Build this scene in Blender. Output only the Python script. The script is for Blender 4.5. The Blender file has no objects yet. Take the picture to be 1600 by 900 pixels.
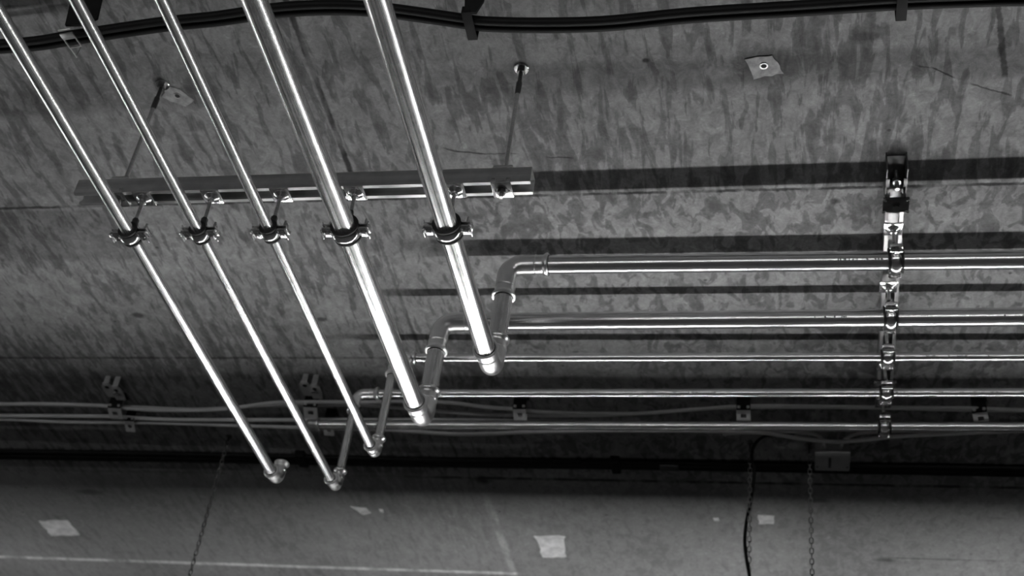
import bpy, bmesh, math, random
from mathutils import Vector, Matrix
random.seed(7)
S = bpy.context.scene
COL = S.collection
V = Vector

# ------------------------------------------------------------------ camera
CAM_Z = 1.6
cd = bpy.data.cameras.new('camera')
cam = bpy.data.objects.new('camera', cd)
COL.objects.link(cam)
cd.sensor_width = 36.0
cd.lens = 2098.09 * 36.0 / 1600.0
cd.clip_start = 0.05
r0 = V((0.97969664, 0.16430514, 0.11488390))      # image right
r1 = V((-0.01037478, 0.61380882, -0.78938653))    # image down
r2 = V((-0.20021701, 0.77216744, 0.60305107))     # view direction
cam.matrix_world = Matrix(((r0.x, -r1.x, -r2.x, 0), (r0.y, -r1.y, -r2.y, 0), (r0.z, -r1.z, -r2.z, CAM_Z), (0, 0, 0, 1)))
cd.dof.use_dof = True
cd.dof.focus_distance = 2.72
cd.dof.aperture_fstop = 4.5
S.camera = cam

# ------------------------------------------------------------------ world, exposure, lamp strength
S.view_settings.view_transform = 'Standard'
S.view_settings.look = 'None'
S.view_settings.gamma = 1.0
S.view_settings.use_curve_mapping = False
S.view_settings.exposure = 0.0
w = bpy.data.worlds.new('world'); S.world = w; w.use_nodes = True
w.node_tree.nodes['Background'].inputs[0].default_value = (0.003, 0.003, 0.003, 1)
w.node_tree.nodes['Background'].inputs[1].default_value = 1.0
TUBE_STRENGTH = 85.0      # row beyond the pipes
NEAR_STRENGTH = 44.0      # row behind the camera, dimmed to keep the ceiling shadows deep

ZC = 3.8957            # ceiling
ROW_Y = (3.76, -1.6)   # two rows of chain-hung lamps
TUBE_Z = 2.60

# ------------------------------------------------------------------ materials
def new_mat(name):
    m = bpy.data.materials.new(name); m.use_nodes = True
    return m, m.node_tree, m.node_tree.nodes['Principled BSDF']

class NT:
    """small helper to write node maths"""
    def __init__(s, nt): s.nt = nt
    def node(s, t): return s.nt.nodes.new(t)
    def link(s, a, b): s.nt.links.new(a, b)
    def m(s, op, a, b=None, c=None, clamp=False):
        n = s.node('ShaderNodeMath'); n.operation = op; n.use_clamp = clamp
        for i, x in enumerate((a, b, c)):
            if x is None: continue
            if isinstance(x, (int, float)): n.inputs[i].default_value = x
            else: s.link(x, n.inputs[i])
        return n.outputs[0]
    def step(s, x, lo, hi, a=0.0, b=1.0):
        n = s.node('ShaderNodeMapRange'); n.interpolation_type = 'SMOOTHSTEP'
        s.link(x, n.inputs['Value'])
        n.inputs['From Min'].default_value = lo; n.inputs['From Max'].default_value = hi
        n.inputs['To Min'].default_value = a; n.inputs['To Max'].default_value = b
        return n.outputs['Result']
    def noise(s, vec, scale, detail=3.0, rough=0.55, sc=(1, 1, 1), off=(0, 0, 0), dist=0.0):
        mp = s.node('ShaderNodeMapping'); s.link(vec, mp.inputs['Vector'])
        mp.inputs['Scale'].default_value = sc; mp.inputs['Location'].default_value = off
        n = s.node('ShaderNodeTexNoise'); s.link(mp.outputs[0], n.inputs['Vector'])
        n.inputs['Scale'].default_value = scale; n.inputs['Detail'].default_value = detail
        n.inputs['Roughness'].default_value = rough; n.inputs['Distortion'].default_value = dist
        return n.outputs['Fac']

def steel(name, col=0.62, rough=0.2, streak=0.08, axis_scale=(90, 90, 1.5), dirt=0.25):
    m, nt, p = new_mat(name); N = NT(nt)
    tc = N.node('ShaderNodeTexCoord').outputs['Object']
    st = N.noise(tc, 1.0, 3, 0.6, axis_scale)
    fine = N.noise(tc, 26.0, 4, 0.6)
    v = N.m('MULTIPLY', N.step(st, 0.3, 0.7, 1 - dirt * 0.5, 1.0), N.step(fine, 0.3, 0.7, 1 - dirt * 0.35, 1.0))
    v = N.m('MULTIPLY', v, col)
    c = N.node('ShaderNodeCombineColor')
    for i in range(3): N.link(v, c.inputs[i])
    N.link(c.outputs[0], p.inputs['Base Color'])
    p.inputs['Metallic'].default_value = 1.0
    r = N.m('ADD', N.m('MULTIPLY', N.m('SUBTRACT', st, 0.5), streak * 2), rough, clamp=True)
    r = N.m('ADD', r, N.m('MULTIPLY', N.m('SUBTRACT', fine, 0.5), streak * 0.25), clamp=True)
    N.link(r, p.inputs['Roughness'])
    return m

def plain(name, col, rough=0.5, metal=0.0, var=0.25, scale=30.0, spec=0.5):
    m, nt, p = new_mat(name); N = NT(nt)
    tc = N.node('ShaderNodeTexCoord').outputs['Object']
    n = N.noise(tc, scale, 4, 0.6)
    v = N.step(n, 0.3, 0.7, col * (1 - var), col * (1 + var))
    c = N.node('ShaderNodeCombineColor')
    for i in range(3): N.link(v, c.inputs[i])
    N.link(c.outputs[0], p.inputs['Base Color'])
    p.inputs['Roughness'].default_value = rough
    p.inputs['Metallic'].default_value = metal
    p.inputs['Specular IOR Level'].default_value = spec
    return m

def concrete_ceiling():
    m, nt, p = new_mat('cast_concrete'); N = NT(nt)
    tc = N.node('ShaderNodeTexCoord').outputs['Object']
    sp = N.node('ShaderNodeSeparateXYZ'); N.link(tc, sp.inputs[0])
    x, y = sp.outputs[0], sp.outputs[1]
    # damp streaks, long in the direction of the formwork boards (y)
    far = N.step(y, 2.535, 2.565)
    s1 = N.noise(tc, 1.0, 3.2, 0.55, (33, 6.5, 1), dist=0.45)
    s2 = N.noise(tc, 1.0, 3.0, 0.5, (27, 14, 1), (3.1, 7.7, 0), dist=1.0)
    s3 = N.noise(tc, 1.0, 4.0, 0.6, (44, 9, 1), (1.3, 4.2, 0), dist=0.3)
    left = N.step(x, -0.75, -1.15)
    s2 = N.m('ADD', N.m('MULTIPLY', s3, left), N.m('MULTIPLY', s2, N.m('SUBTRACT', 1.0, left)))
    mixs = N.m('ADD', N.m('MULTIPLY', s1, N.m('SUBTRACT', 1.0, far)), N.m('MULTIPLY', s2, far))
    amount = N.noise(tc, 1.0, 2, 0.5, (2.6, 2.2, 1), (9, 2, 0))
    thr = N.m('ADD', mixs, N.m('MULTIPLY', N.m('SUBTRACT', amount, 0.5), 0.42))
    patch = N.step(thr, 0.50, 0.57)
    deep = N.step(thr, 0.60, 0.66)
    big = N.noise(tc, 1.0, 3, 0.55, (1.7, 1.3, 1), (1, 5, 0))
    mid = N.noise(tc, 1.0, 6, 0.68, (30, 20, 1), (4, 0, 0), dist=0.8)
    fine = N.noise(tc, 150.0, 3, 0.6)
    v = N.step(big, 0.3, 0.7, 0.225, 0.29)
    calm = N.step(y, 3.9, 4.1, 1.0, 0.45)
    v = N.m('MULTIPLY', v, N.m('ADD', 1.0, N.m('MULTIPLY', N.m('SUBTRACT', N.step(mid, 0.25, 0.75, 0.72, 1.36), 1.0), calm)))
    v = N.m('MULTIPLY', v, N.step(fine, 0.25, 0.75, 0.90, 1.10))
    strength = N.step(y, 3.9, 4.1, 1.0, 0.35)
    v = N.m('MULTIPLY', v, N.m('SUBTRACT', 1.0, N.m('MULTIPLY', N.m('MULTIPLY', patch, 0.38), strength)))
    v = N.m('MULTIPLY', v, N.m('SUBTRACT', 1.0, N.m('MULTIPLY', N.m('MULTIPLY', deep, 0.16), strength)))
    # pale scratches and trowel wisps
    sw = N.noise(tc, 1.0, 4, 0.6, (14, 20, 1), (2, 2, 0), dist=3.5)
    wisp = N.m('MULTIPLY', N.step(sw, 0.60, 0.66), N.step(sw, 0.75, 0.68))
    v = N.m('MULTIPLY', v, N.m('ADD', 1.0, N.m('MULTIPLY', wisp, 0.22)))
    # small pits
    vo = N.node('ShaderNodeTexVoronoi'); vo.inputs['Scale'].default_value = 11.0; N.link(tc, vo.inputs['Vector'])
    pit = N.m('MULTIPLY', N.step(vo.outputs['Distance'], 0.035, 0.075, 1.0, 0.0), N.step(N.noise(tc, 5.0, 1), 0.52, 0.6))
    v = N.m('MULTIPLY', v, N.m('SUBTRACT', 1.0, N.m('MULTIPLY', pit, 0.6)))
    # joints between the pours
    wob = N.noise(tc, 1.0, 4, 0.7, (30, 30, 1), (6, 1, 0))
    wob2 = N.noise(tc, 1.0, 3, 0.7, (9, 3, 1), (8, 1, 0))
    wb = N.m('MULTIPLY', N.m('SUBTRACT', wob, 0.5), 0.012)
    height = None
    def seam(coord, pos, wid, dark, mask=None, broken=True):
        d = N.m('ABSOLUTE', N.m('SUBTRACT', N.m('ADD', coord, wb), pos))
        k = N.step(d, wid * 0.4, wid, 1.0, 0.0)
        if broken: k = N.m('MULTIPLY', k, N.step(wob2, 0.38, 0.56, 0.25, 1.0))
        if mask is not None: k = N.m('MULTIPLY', k, mask)
        return N.m('SUBTRACT', 1.0, N.m('MULTIPLY', k, dark)), k
    grooves = []
    for args in ((y, 2.550, 0.007, 0.75, None), (x, -1.107, 0.010, 0.85, N.step(y, 2.50, 2.46)),
                 (y, 4.017, 0.012, 0.75, N.step(x, -1.5, -1.0, 0.25, 1.0)), (y, 1.845, 0.006, 0.6, N.step(x, -1.55, -1.7)),
                 (y, 3.285, 0.008, 0.6, N.step(x, -1.0, -1.3, 0.0, 1.0)), (y, 4.535, 0.006, 0.5, N.step(x, 0.3, 0.4)), (x, -1.10, 0.007, 0.4, N.m('MULTIPLY', N.step(y, 2.6, 2.62), N.step(y, 3.4, 3.3)))):
        f, k = seam(*args); v = N.m('MULTIPLY', v, f); grooves.append(k)
    for args in ((y, 4.762, 0.016, -1.5, N.step(x, -1.02, -1.08)), (y, 2.538, 0.014, -0.35, N.step(x, -0.2, 0.2)),  # second entry paints the lit band beside the near joint paler
                 (x, -1.06, 0.020, -0.55, N.step(y, 4.05, 4.1))):
        f, k = seam(*args); v = N.m('MULTIPLY', v, f)
    # soft darker band along x, and a darker zone at the left
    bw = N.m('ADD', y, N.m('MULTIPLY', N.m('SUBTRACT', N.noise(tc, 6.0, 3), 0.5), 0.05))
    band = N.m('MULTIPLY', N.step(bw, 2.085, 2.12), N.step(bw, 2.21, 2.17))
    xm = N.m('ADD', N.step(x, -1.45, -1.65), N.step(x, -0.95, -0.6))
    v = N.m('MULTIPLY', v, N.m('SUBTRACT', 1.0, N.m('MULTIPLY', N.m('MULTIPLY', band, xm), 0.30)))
    zone = N.m('MULTIPLY', N.m('MULTIPLY', N.step(bw, 2.555, 2.57), N.step(bw, 2.80, 2.77)), N.step(x, -1.80, -1.88))
    v = N.m('MULTIPLY', v, N.m('SUBTRACT', 1.0, N.m('MULTIPLY', zone, 0.28)))
    # round dirty halos and marks: (x, y, rx, ry, strength)
    def spot(cx, cy, rx, ry, k, v):
        dx = N.m('DIVIDE', N.m('SUBTRACT', x, cx), rx); dy = N.m('DIVIDE', N.m('SUBTRACT', y, cy), ry)
        d = N.m('SQRT', N.m('ADD', N.m('MULTIPLY', dx, dx), N.m('MULTIPLY', dy, dy)))
        d = N.m('ADD', d, N.m('MULTIPLY', N.m('SUBTRACT', mid, 0.5), 0.5))
        return N.m('MULTIPLY', v, N.step(d, 0.35, 1.0, 1 - k, 1.0))
    for a in ((-0.04, 2.13, 0.11, 0.085, 0.45), (-1.44, 2.15, 0.10, 0.06, 0.35), (-1.955, 3.056, 0.03, 0.02, 0.7), (-1.37, 3.083, 0.022, 0.015, 0.65),
              (0.179, 2.059, 0.05, 0.02, 0.4), (-0.31, 2.10, 0.012, 0.010, 0.8), (-0.87, 2.06, 0.01, 0.01, 0.8), (0.12, 2.60, 0.02, 0.015, 0.6),
              (0.336, 4.553, 0.05, 0.02, 0.5), (0.1, 4.13, 0.05, 0.02, 0.45), (-1.05, 4.03, 0.04, 0.04, 0.6), (-2.62, 4.18, 0.07, 0.03, 0.45),
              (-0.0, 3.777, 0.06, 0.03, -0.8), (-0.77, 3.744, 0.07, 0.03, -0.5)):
        v = spot(*a, v)
    # rusty hairline marks: straight segments
    def seg(ax, ay, bx, by, wid, k, v):
        L = math.hypot(bx - ax, by - ay); ux, uy = (bx - ax) / L, (by - ay) / L
        px = N.m('SUBTRACT', x, ax); py = N.m('SUBTRACT', y, ay)
        t = N.m('ADD', N.m('MULTIPLY', px, ux), N.m('MULTIPLY', py, uy))
        n = N.m('ABSOLUTE', N.m('ADD', N.m('SUBTRACT', N.m('MULTIPLY', px, -uy), N.m('MULTIPLY', py, -ux)), wb))
        inside = N.m('MULTIPLY', N.step(t, -0.01, 0.005), N.step(t, L + 0.01, L - 0.005))
        return N.m('MULTIPLY', v, N.m('SUBTRACT', 1.0, N.m('MULTIPLY', N.m('MULTIPLY', N.step(n, wid * 0.4, wid, 1, 0), inside), k)))
    for a in ((-0.839, 2.366, -0.808, 2.377, 0.004, 0.6), (-0.808, 2.377, -0.744, 2.389, 0.004, 0.7), (-0.744, 2.389, -0.66, 2.393, 0.003, 0.5),
              (-0.58, 2.410, -0.522, 2.413, 0.003, 0.6), (0.325, 2.16, 0.371, 2.19, 0.003, 0.7), (0.412, 2.215, 0.498, 2.252, 0.003, 0.6),
              (0.293, 2.152, 0.317, 2.159, 0.003, 0.5), (0.440, 1.974, 0.456, 2.055, 0.008, 0.6), (0.456, 2.055, 0.480, 2.192, 0.009, 0.7)):
        v = seg(*a, v)
    c = N.node('ShaderNodeCombineColor')
    for i in range(3): N.link(v, c.inputs[i])
    N.link(c.outputs[0], p.inputs['Base Color'])
    p.inputs['Roughness'].default_value = 0.85
    p.inputs['Specular IOR Level'].default_value = 0.3
    h = N.m('ADD', N.m('MULTIPLY', fine, 0.15), N.m('MULTIPLY', mid, 0.35))
    for k in grooves[:4]: h = N.m('SUBTRACT', h, N.m('MULTIPLY', k, 0.9))
    h = N.m('SUBTRACT', h, N.m('MULTIPLY', pit, 0.6))
    b = N.node('ShaderNodeBump'); b.inputs['Strength'].default_value = 0.35; b.inputs['Distance'].default_value = 0.006
    N.link(h, b.inputs['Height']); N.link(b.outputs[0], p.inputs['Normal'])
    return m

def emission(name, strength):
    m, nt, p = new_mat(name)
    p.inputs['Base Color'].default_value = (0.8, 0.8, 0.8, 1)
    p.inputs['Emission Color'].default_value = (1, 1, 1, 1)
    p.inputs['Emission Strength'].default_value = strength
    return m

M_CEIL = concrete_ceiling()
M_FLOOR = plain('dark_floor_concrete', 0.045, 0.7, 0, 0.25, 2.0)
M_WALL = plain('garage_wall_concrete', 0.06, 0.8, 0, 0.2, 2.5)
M_PIPE_Y = steel('steel_pipe_hanging', 0.85, 0.275, 0.10, (230, 0.35, 230), 0.34)
M_PIPE_X = steel('steel_pipe_cross', 0.80, 0.23, 0.05, (0.3, 230, 230), 0.2)
M_PIPE_Z = steel('steel_pipe_riser', 0.82, 0.26, 0.06, (230, 230, 0.3), 0.25)
M_FIT = steel('steel_fitting', 0.85, 0.29, 0.03, (5, 5, 5), 0.15)
M_BEAD = steel('fitting_bead', 0.92, 0.30, 0.02, (5, 5, 5), 0.1)
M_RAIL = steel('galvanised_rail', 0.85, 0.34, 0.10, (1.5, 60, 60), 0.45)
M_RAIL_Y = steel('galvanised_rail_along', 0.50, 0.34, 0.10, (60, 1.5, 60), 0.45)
M_ZINC = steel('bright_zinc', 0.88, 0.20, 0.10, (40, 40, 40), 0.3)
M_ROD = steel('threaded_steel', 0.85, 0.36, 0.10, (60, 60, 220), 0.4)
M_DARKSTEEL = steel('dark_steel', 0.16, 0.38, 0.08, (40, 40, 40), 0.4)
M_RUBBER = plain('black_rubber', 0.012, 0.55, 0, 0.2, 40)
M_BLACKCABLE = plain('black_cable_sheath', 0.008, 0.55, 0, 0.2, 14, 0.22)
M_GREYCABLE = plain('grey_cable_sheath', 0.60, 0.36, 0, 0.12, 9)
M_CLIP = plain('grey_plastic_clip', 0.70, 0.4, 0, 0.12, 30)
M_BLACKCLIP = plain('black_unlit_bracket', 0.010, 0.6, 0, 0.2, 30, 0.2)  # near-black also paints in the unlit near side of the clips
M_THINCABLE = plain('dull_thin_cable', 0.07, 0.6, 0, 0.2, 30, 0.2)
M_BOX = plain('junction_box_plastic', 0.42, 0.5, 0, 0.08, 20)
M_SEAL = plain('dark_slot', 0.06, 0.6, 0, 0.2, 20)
M_MORTAR = plain('pale_mortar', 0.72, 0.85, 0, 0.22, 22)
M_HOLE = plain('anchor_hole', 0.015, 0.8, 0, 0.2, 30)
M_CHAIN = steel('chain_steel', 0.42, 0.4, 0.05, (40, 40, 40), 0.5)
M_BODY = plain('white_lamp_body', 0.6, 0.5, 0, 0.05, 6)
M_CAP = plain('lamp_holder_plastic', 0.5, 0.5, 0, 0.05, 6)
M_TUBE = emission('fluorescent_tube', TUBE_STRENGTH)
M_TUBE_DIM = emission('dimmed_fluorescent_tube', NEAR_STRENGTH)

# ------------------------------------------------------------------ mesh helpers
def add_box(bm, c, s, rot=None, bevel=0.0):
    r = bmesh.ops.create_cube(bm, size=1.0)
    vs = r['verts']
    bmesh.ops.scale(bm, vec=V(s), verts=vs)
    if bevel > 0:
        es = list({e for v in vs for e in v.link_edges})
        rb = bmesh.ops.bevel(bm, geom=es, offset=bevel, segments=2, affect='EDGES', profile=0.6)
        vs = list({v for f in rb['faces'] for v in f.verts} | {v for v in vs if v.is_valid})
    if rot is not None: bmesh.ops.rotate(bm, cent=(0, 0, 0), matrix=rot, verts=vs)
    bmesh.ops.translate(bm, vec=V(c), verts=vs)
    return vs

def frame_for(t):
    t = t.normalized()
    u = V((0, 0, 1)) if abs(t.z) < 0.9 else V((1, 0, 0))
    a = t.cross(u).normalized(); b = a.cross(t).normalized()
    return a, b

def add_sweep(bm, pts, radii, seg=20, caps=True):
    """tube along pts with a radius per point (parallel transport frames)"""
    pts = [V(p) for p in pts]; n = len(pts)
    if isinstance(radii, (int, float)): radii = [radii] * n
    T = []
    for i in range(n):
        d = pts[min(i + 1, n - 1)] - pts[max(i - 1, 0)]
        if d.length < 1e-9: d = T[-1] if T else V((0, 0, 1))
        T.append(d.normalized())
    a, b = frame_for(T[0]); rings = []
    for i in range(n):
        if i:
            q = T[i - 1].rotation_difference(T[i]); a = q @ a; b = q @ b
        rings.append([bm.verts.new(pts[i] + (a * math.cos(2 * math.pi * k / seg) + b * math.sin(2 * math.pi * k / seg)) * radii[i]) for k in range(seg)])
    for i in range(n - 1):
        for k in range(seg):
            bm.faces.new((rings[i][k], rings[i][(k + 1) % seg], rings[i + 1][(k + 1) % seg], rings[i + 1][k]))
    if caps:
        bm.faces.new(rings[0][::-1]); bm.faces.new(rings[-1])

def add_cyl(bm, p0, p1, r, seg=20, r2=None): add_sweep(bm, [p0, p1], [r, r if r2 is None else r2], seg)

def add_lathe(bm, base, axis, prof, seg=24):
    """closed body of revolution: prof = [(distance along axis, radius)...]"""
    axis = V(axis).normalized(); base = V(base)
    a, b = frame_for(axis); rings = []
    for t, r in prof:
        rings.append([bm.verts.new(base + axis * t + (a * math.cos(2 * math.pi * k / seg) + b * math.sin(2 * math.pi * k / seg)) * max(r, 1e-5)) for k in range(seg)])
    for i in range(len(rings) - 1):
        for k in range(seg):
            bm.faces.new((rings[i][k], rings[i][(k + 1) % seg], rings[i + 1][(k + 1) % seg], rings[i + 1][k]))
    bm.faces.new(rings[0][::-1]); bm.faces.new(rings[-1])

def add_ring_profile(bm, center, axis, up, prof, a0=0.0, a1=2 * math.pi, seg=40):
    """closed profile [(axial, radius)...] turned about an axis from angle a0 to a1"""
    axis = V(axis).normalized(); up = V(up).normalized(); side = axis.cross(up).normalized(); c = V(center)
    full = abs(a1 - a0) > 2 * math.pi - 1e-4
    n = seg if full else seg + 1; rings = []
    for i in range(n):
        an = a0 + (a1 - a0) * i / seg
        d = side * math.cos(an) + up * math.sin(an)
        rings.append([bm.verts.new(c + axis * t + d * r) for t, r in prof])
    m = len(prof)
    for i in range(n if full else n - 1):
        A, B = rings[i], rings[(i + 1) % n]
        for k in range(m):
            bm.faces.new((A[k], A[(k + 1) % m], B[(k + 1) % m], B[k]))
    if not full:
        bm.faces.new(rings[0][::-1]); bm.faces.new(rings[-1])

def add_prism(bm, poly, z0, z1):
    """poly (x,y) extruded in z"""
    lo = [bm.verts.new((p[0], p[1], z0)) for p in poly]; hi = [bm.verts.new((p[0], p[1], z1)) for p in poly]
    n = len(poly)
    for i in range(n): bm.faces.new((lo[i], lo[(i + 1) % n], hi[(i + 1) % n], hi[i]))
    bm.faces.new(lo[::-1]); bm.faces.new(hi)

def add_hex(bm, p0, p1, r): add_sweep(bm, [p0, p1], r, 6)

def xf(bm, mat):
    bmesh.ops.transform(bm, matrix=mat, verts=bm.verts[:])

def smooth(pts, n=8):
    pts = [V(p) for p in pts]; out = []
    for i in range(len(pts) - 1):
        p0 = pts[max(i - 1, 0)]; p1 = pts[i]; p2 = pts[i + 1]; p3 = pts[min(i + 2, len(pts) - 1)]
        for k in range(n):
            t = k / n
            out.append(0.5 * ((2 * p1) + (p2 - p0) * t + (2 * p0 - 5 * p1 + 4 * p2 - p3) * t * t + (3 * p1 - p0 - 3 * p2 + p3) * t ** 3))
    out.append(pts[-1]); return out

ORIG = {}
def obj(name, bm, mat, parent=None, loc=None, sharp=35):
    """links bm (world coordinates) as one mesh object; origin at loc or at the parent's origin"""
    o_at = V(loc) if loc is not None else (ORIG[parent.name] if parent else V((0, 0, 0)))
    bmesh.ops.recalc_face_normals(bm, faces=bm.faces[:])
    bmesh.ops.translate(bm, vec=-o_at, verts=bm.verts[:])
    me = bpy.data.meshes.new(name); bm.to_mesh(me); bm.free()
    for p in me.polygons: p.use_smooth = True
    me.set_sharp_from_angle(angle=math.radians(sharp))
    me.materials.append(mat)
    o = bpy.data.objects.new(name, me); COL.objects.link(o)
    if parent:
        o.parent = parent; o.location = o_at - ORIG[parent.name]
    else: o.location = o_at
    ORIG[o.name] = o_at
    return o

def tag(o, label, cat, group=None):
    o['label'] = label; o['category'] = cat
    if group: o['group'] = group
    return o

def thing(name, loc, label, cat, group=None):
    o = bpy.data.objects.new(name, None); COL.objects.link(o); o.location = V(loc); o.empty_display_size = 0.05
    ORIG[o.name] = V(loc)
    return tag(o, label, cat, group)

def struct(name, bm, mat, loc=(0, 0, 0)):
    o = obj(name, bm, mat, loc=loc); o['kind'] = 'structure'; return o

def B(): return bmesh.new()

# ------------------------------------------------------------------ setting
X0, X1, Y0, Y1 = -9.0, 8.0, -7.0, 12.0
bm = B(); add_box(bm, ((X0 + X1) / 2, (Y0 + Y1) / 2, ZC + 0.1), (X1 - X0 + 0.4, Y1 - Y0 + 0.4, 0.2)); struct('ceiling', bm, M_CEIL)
bm = B(); add_box(bm, ((X0 + X1) / 2, (Y0 + Y1) / 2, -0.1), (X1 - X0 + 0.4, Y1 - Y0 + 0.4, 0.2)); struct('floor', bm, M_FLOOR)
bm = B(); add_box(bm, (X0 - 0.1, (Y0 + Y1) / 2, ZC / 2), (0.2, Y1 - Y0, ZC)); struct('wall_left', bm, M_WALL)
bm = B(); add_box(bm, (X1 + 0.1, (Y0 + Y1) / 2, ZC / 2), (0.2, Y1 - Y0, ZC)); struct('wall_right', bm, M_WALL)
bm = B(); add_box(bm, ((X0 + X1) / 2, Y1 + 0.1, ZC / 2), (X1 - X0 + 0.4, 0.2, ZC)); struct('wall_back', bm, M_WALL)
bm = B(); add_box(bm, ((X0 + X1) / 2, Y0 - 0.1, ZC / 2), (X1 - X0 + 0.4, 0.2, ZC)); struct('wall_front', bm, M_WALL)

# ------------------------------------------------------------------ pipe runs
RB, RM, RS = 0.0240, 0.0148, 0.0125     # large, middle, small pipe radius
ZA = 3.410

def fillet(corner, d_in, d_out, leg, rad, n=10):
    """points of an elbow: straight socket, arc, straight socket"""
    c = V(corner); d_in = V(d_in); d_out = V(d_out)
    p_in = c - d_in * leg; a0 = c - d_in * rad; a1 = c + d_out * rad; p_out = c + d_out * leg
    cen = a0 + d_out * rad
    pts = [p_in, p_in + d_in * (leg - rad) * 0.5]
    for k in range(n + 1):
        t = k / n * math.pi / 2
        pts.append(cen - d_out * rad * math.cos(t) + d_in * rad * math.sin(t))
    pts += [p_out - d_out * (leg - rad) * 0.5, p_out]
    return pts

def elbow(parent, corner, d_in, d_out, r, leg):
    """pressed elbow: bent tube, a bead and a groove at either socket"""
    rad = r * 1.35 + 0.008
    bm = B(); bo = r + 0.0018
    pts = fillet(corner, d_in, d_out, leg, rad)
    add_sweep(bm, pts, bo, 32)
    e = obj('elbow', bm, M_FIT, parent)
    c = V(corner)
    for d in (-V(d_in), V(d_out)):
        bm = B()
        k = 0.72 if r > 0.02 else 0.6
        add_lathe(bm, c + d * (leg - 0.012), d, [(-0.001, bo), (0.003, bo + 0.0012), (0.006, bo + 0.0042), (0.009, bo + 0.0056), (0.012, bo + 0.0056), (0.0145, bo + 0.0036), (0.0150, bo + 0.0010), (0.0140, r + 0.0003)], 36)
        add_lathe(bm, c + d * (leg - 0.012 - (0.019 if r > 0.02 else 0.013)), d, [(-0.003, bo - 0.0003), (0.0, bo + 0.0013), (0.003, bo - 0.0003)], 36)
        obj('bead', bm, M_BEAD, e)
        bm = B()
        add_lathe(bm, c + d * (leg + 0.0024), d, [(0, r + 0.0008), (0.0, r + 0.0013), (0.0014, r + 0.0013), (0.0016, r + 0.0004)], 36)
        obj('seal_ring', bm, M_RUBBER, e)
    return e

def pipe(parent, p0, p1, r, mat):
    bm = B(); add_cyl(bm, p0, p1, r, 40); return obj('pipe', bm, mat, parent)

YDIR, ZDIR, XDIR = (0, 1, 0), (0, 0, 1), (1, 0, 0)
XEND = 2.6; YSTART = 0.35
# x of the hanging pipe, y of the riser, height of the cross pipe at the riser and 2 m further, radius, legs
runs = [
    (-0.7050, 2.648, 3.7430, 3.7385, RB, 0.098, 0.104, 'thick steel pipe hanging rightmost of five, elbowed up into the nearest thick cross pipe'),
    (-0.9320, 2.883, 3.7350, 3.7405, RB, 0.098, 0.100, 'thick steel pipe hanging second from right, elbowed up into the second cross pipe'),
    (-1.1060, 3.055, 3.7350, 3.7385, RS, 0.056, 0.060, 'thin steel pipe hanging in the middle of five, elbowed up into the third cross pipe'),
    (-1.2710, 3.245, 3.7370, 3.7470, RS, 0.060, 0.066, 'thin steel pipe hanging second from left, its long riser joining the fourth cross pipe'),
]
PX = {}
for i, (x, yr, zb0, zb1, r, leg, leg2, lab) in enumerate(runs):
    t = thing('steel_pipe_run', (x, yr, ZA), lab, 'pipe', 'steel pipe runs of the ceiling')
    pipe(t, (x, YSTART, ZA), (x, yr - leg + 0.01, ZA), r, M_PIPE_Y)
    elbow(t, (x, yr, ZA), YDIR, ZDIR, r, leg)
    pipe(t, (x, yr, ZA + leg - 0.01), (x, yr, zb0 - leg2 + 0.01), r, M_PIPE_Z)
    elbow(t, (x, yr, zb0), ZDIR, XDIR, r, leg2)
    pipe(t, (x + leg2 - 0.01, yr, zb0), (XEND, yr, zb0 + (zb1 - zb0) * (XEND - x) / 1.25), r, M_PIPE_X)
    PX[i] = (yr, zb0, (zb1 - zb0) / 1.25, x)
# leftmost hanging pipe stops at an open elbow
t = thing('steel_pipe_run', (-1.438, 3.208, ZA), 'middle-sized steel pipe hanging leftmost, ending in an open upturned elbow', 'pipe', 'steel pipe runs of the ceiling')
pipe(t, (-1.438, YSTART, ZA), (-1.438, 3.208 - 0.05, ZA), RM, M_PIPE_Y)
elbow(t, (-1.438, 3.208, ZA), YDIR, ZDIR, RM, 0.060)
# last cross pipe, without a riser in view
t = thing('steel_pipe_run', (-1.462, 3.44, 3.748), 'farthest straight steel cross pipe, the lowest in the photo beside the grey cables', 'pipe', 'steel pipe runs of the ceiling')
pipe(t, (-1.462, 3.44, 3.7465), (XEND, 3.44, 3.7465 + 0.0085 * (XEND + 1.462)), RM, M_PIPE_X)
bm = B(); add_lathe(bm, (-1.485, 3.44, 3.7463), XDIR, [(0, 0.010), (0.0, RM + 0.001), (0.004, RM + 0.003), (0.024, RM + 0.003), (0.027, RM + 0.005), (0.034, RM + 0.005), (0.037, RM)], 32)
obj('end_cap', bm, M_FIT, t)

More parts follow.
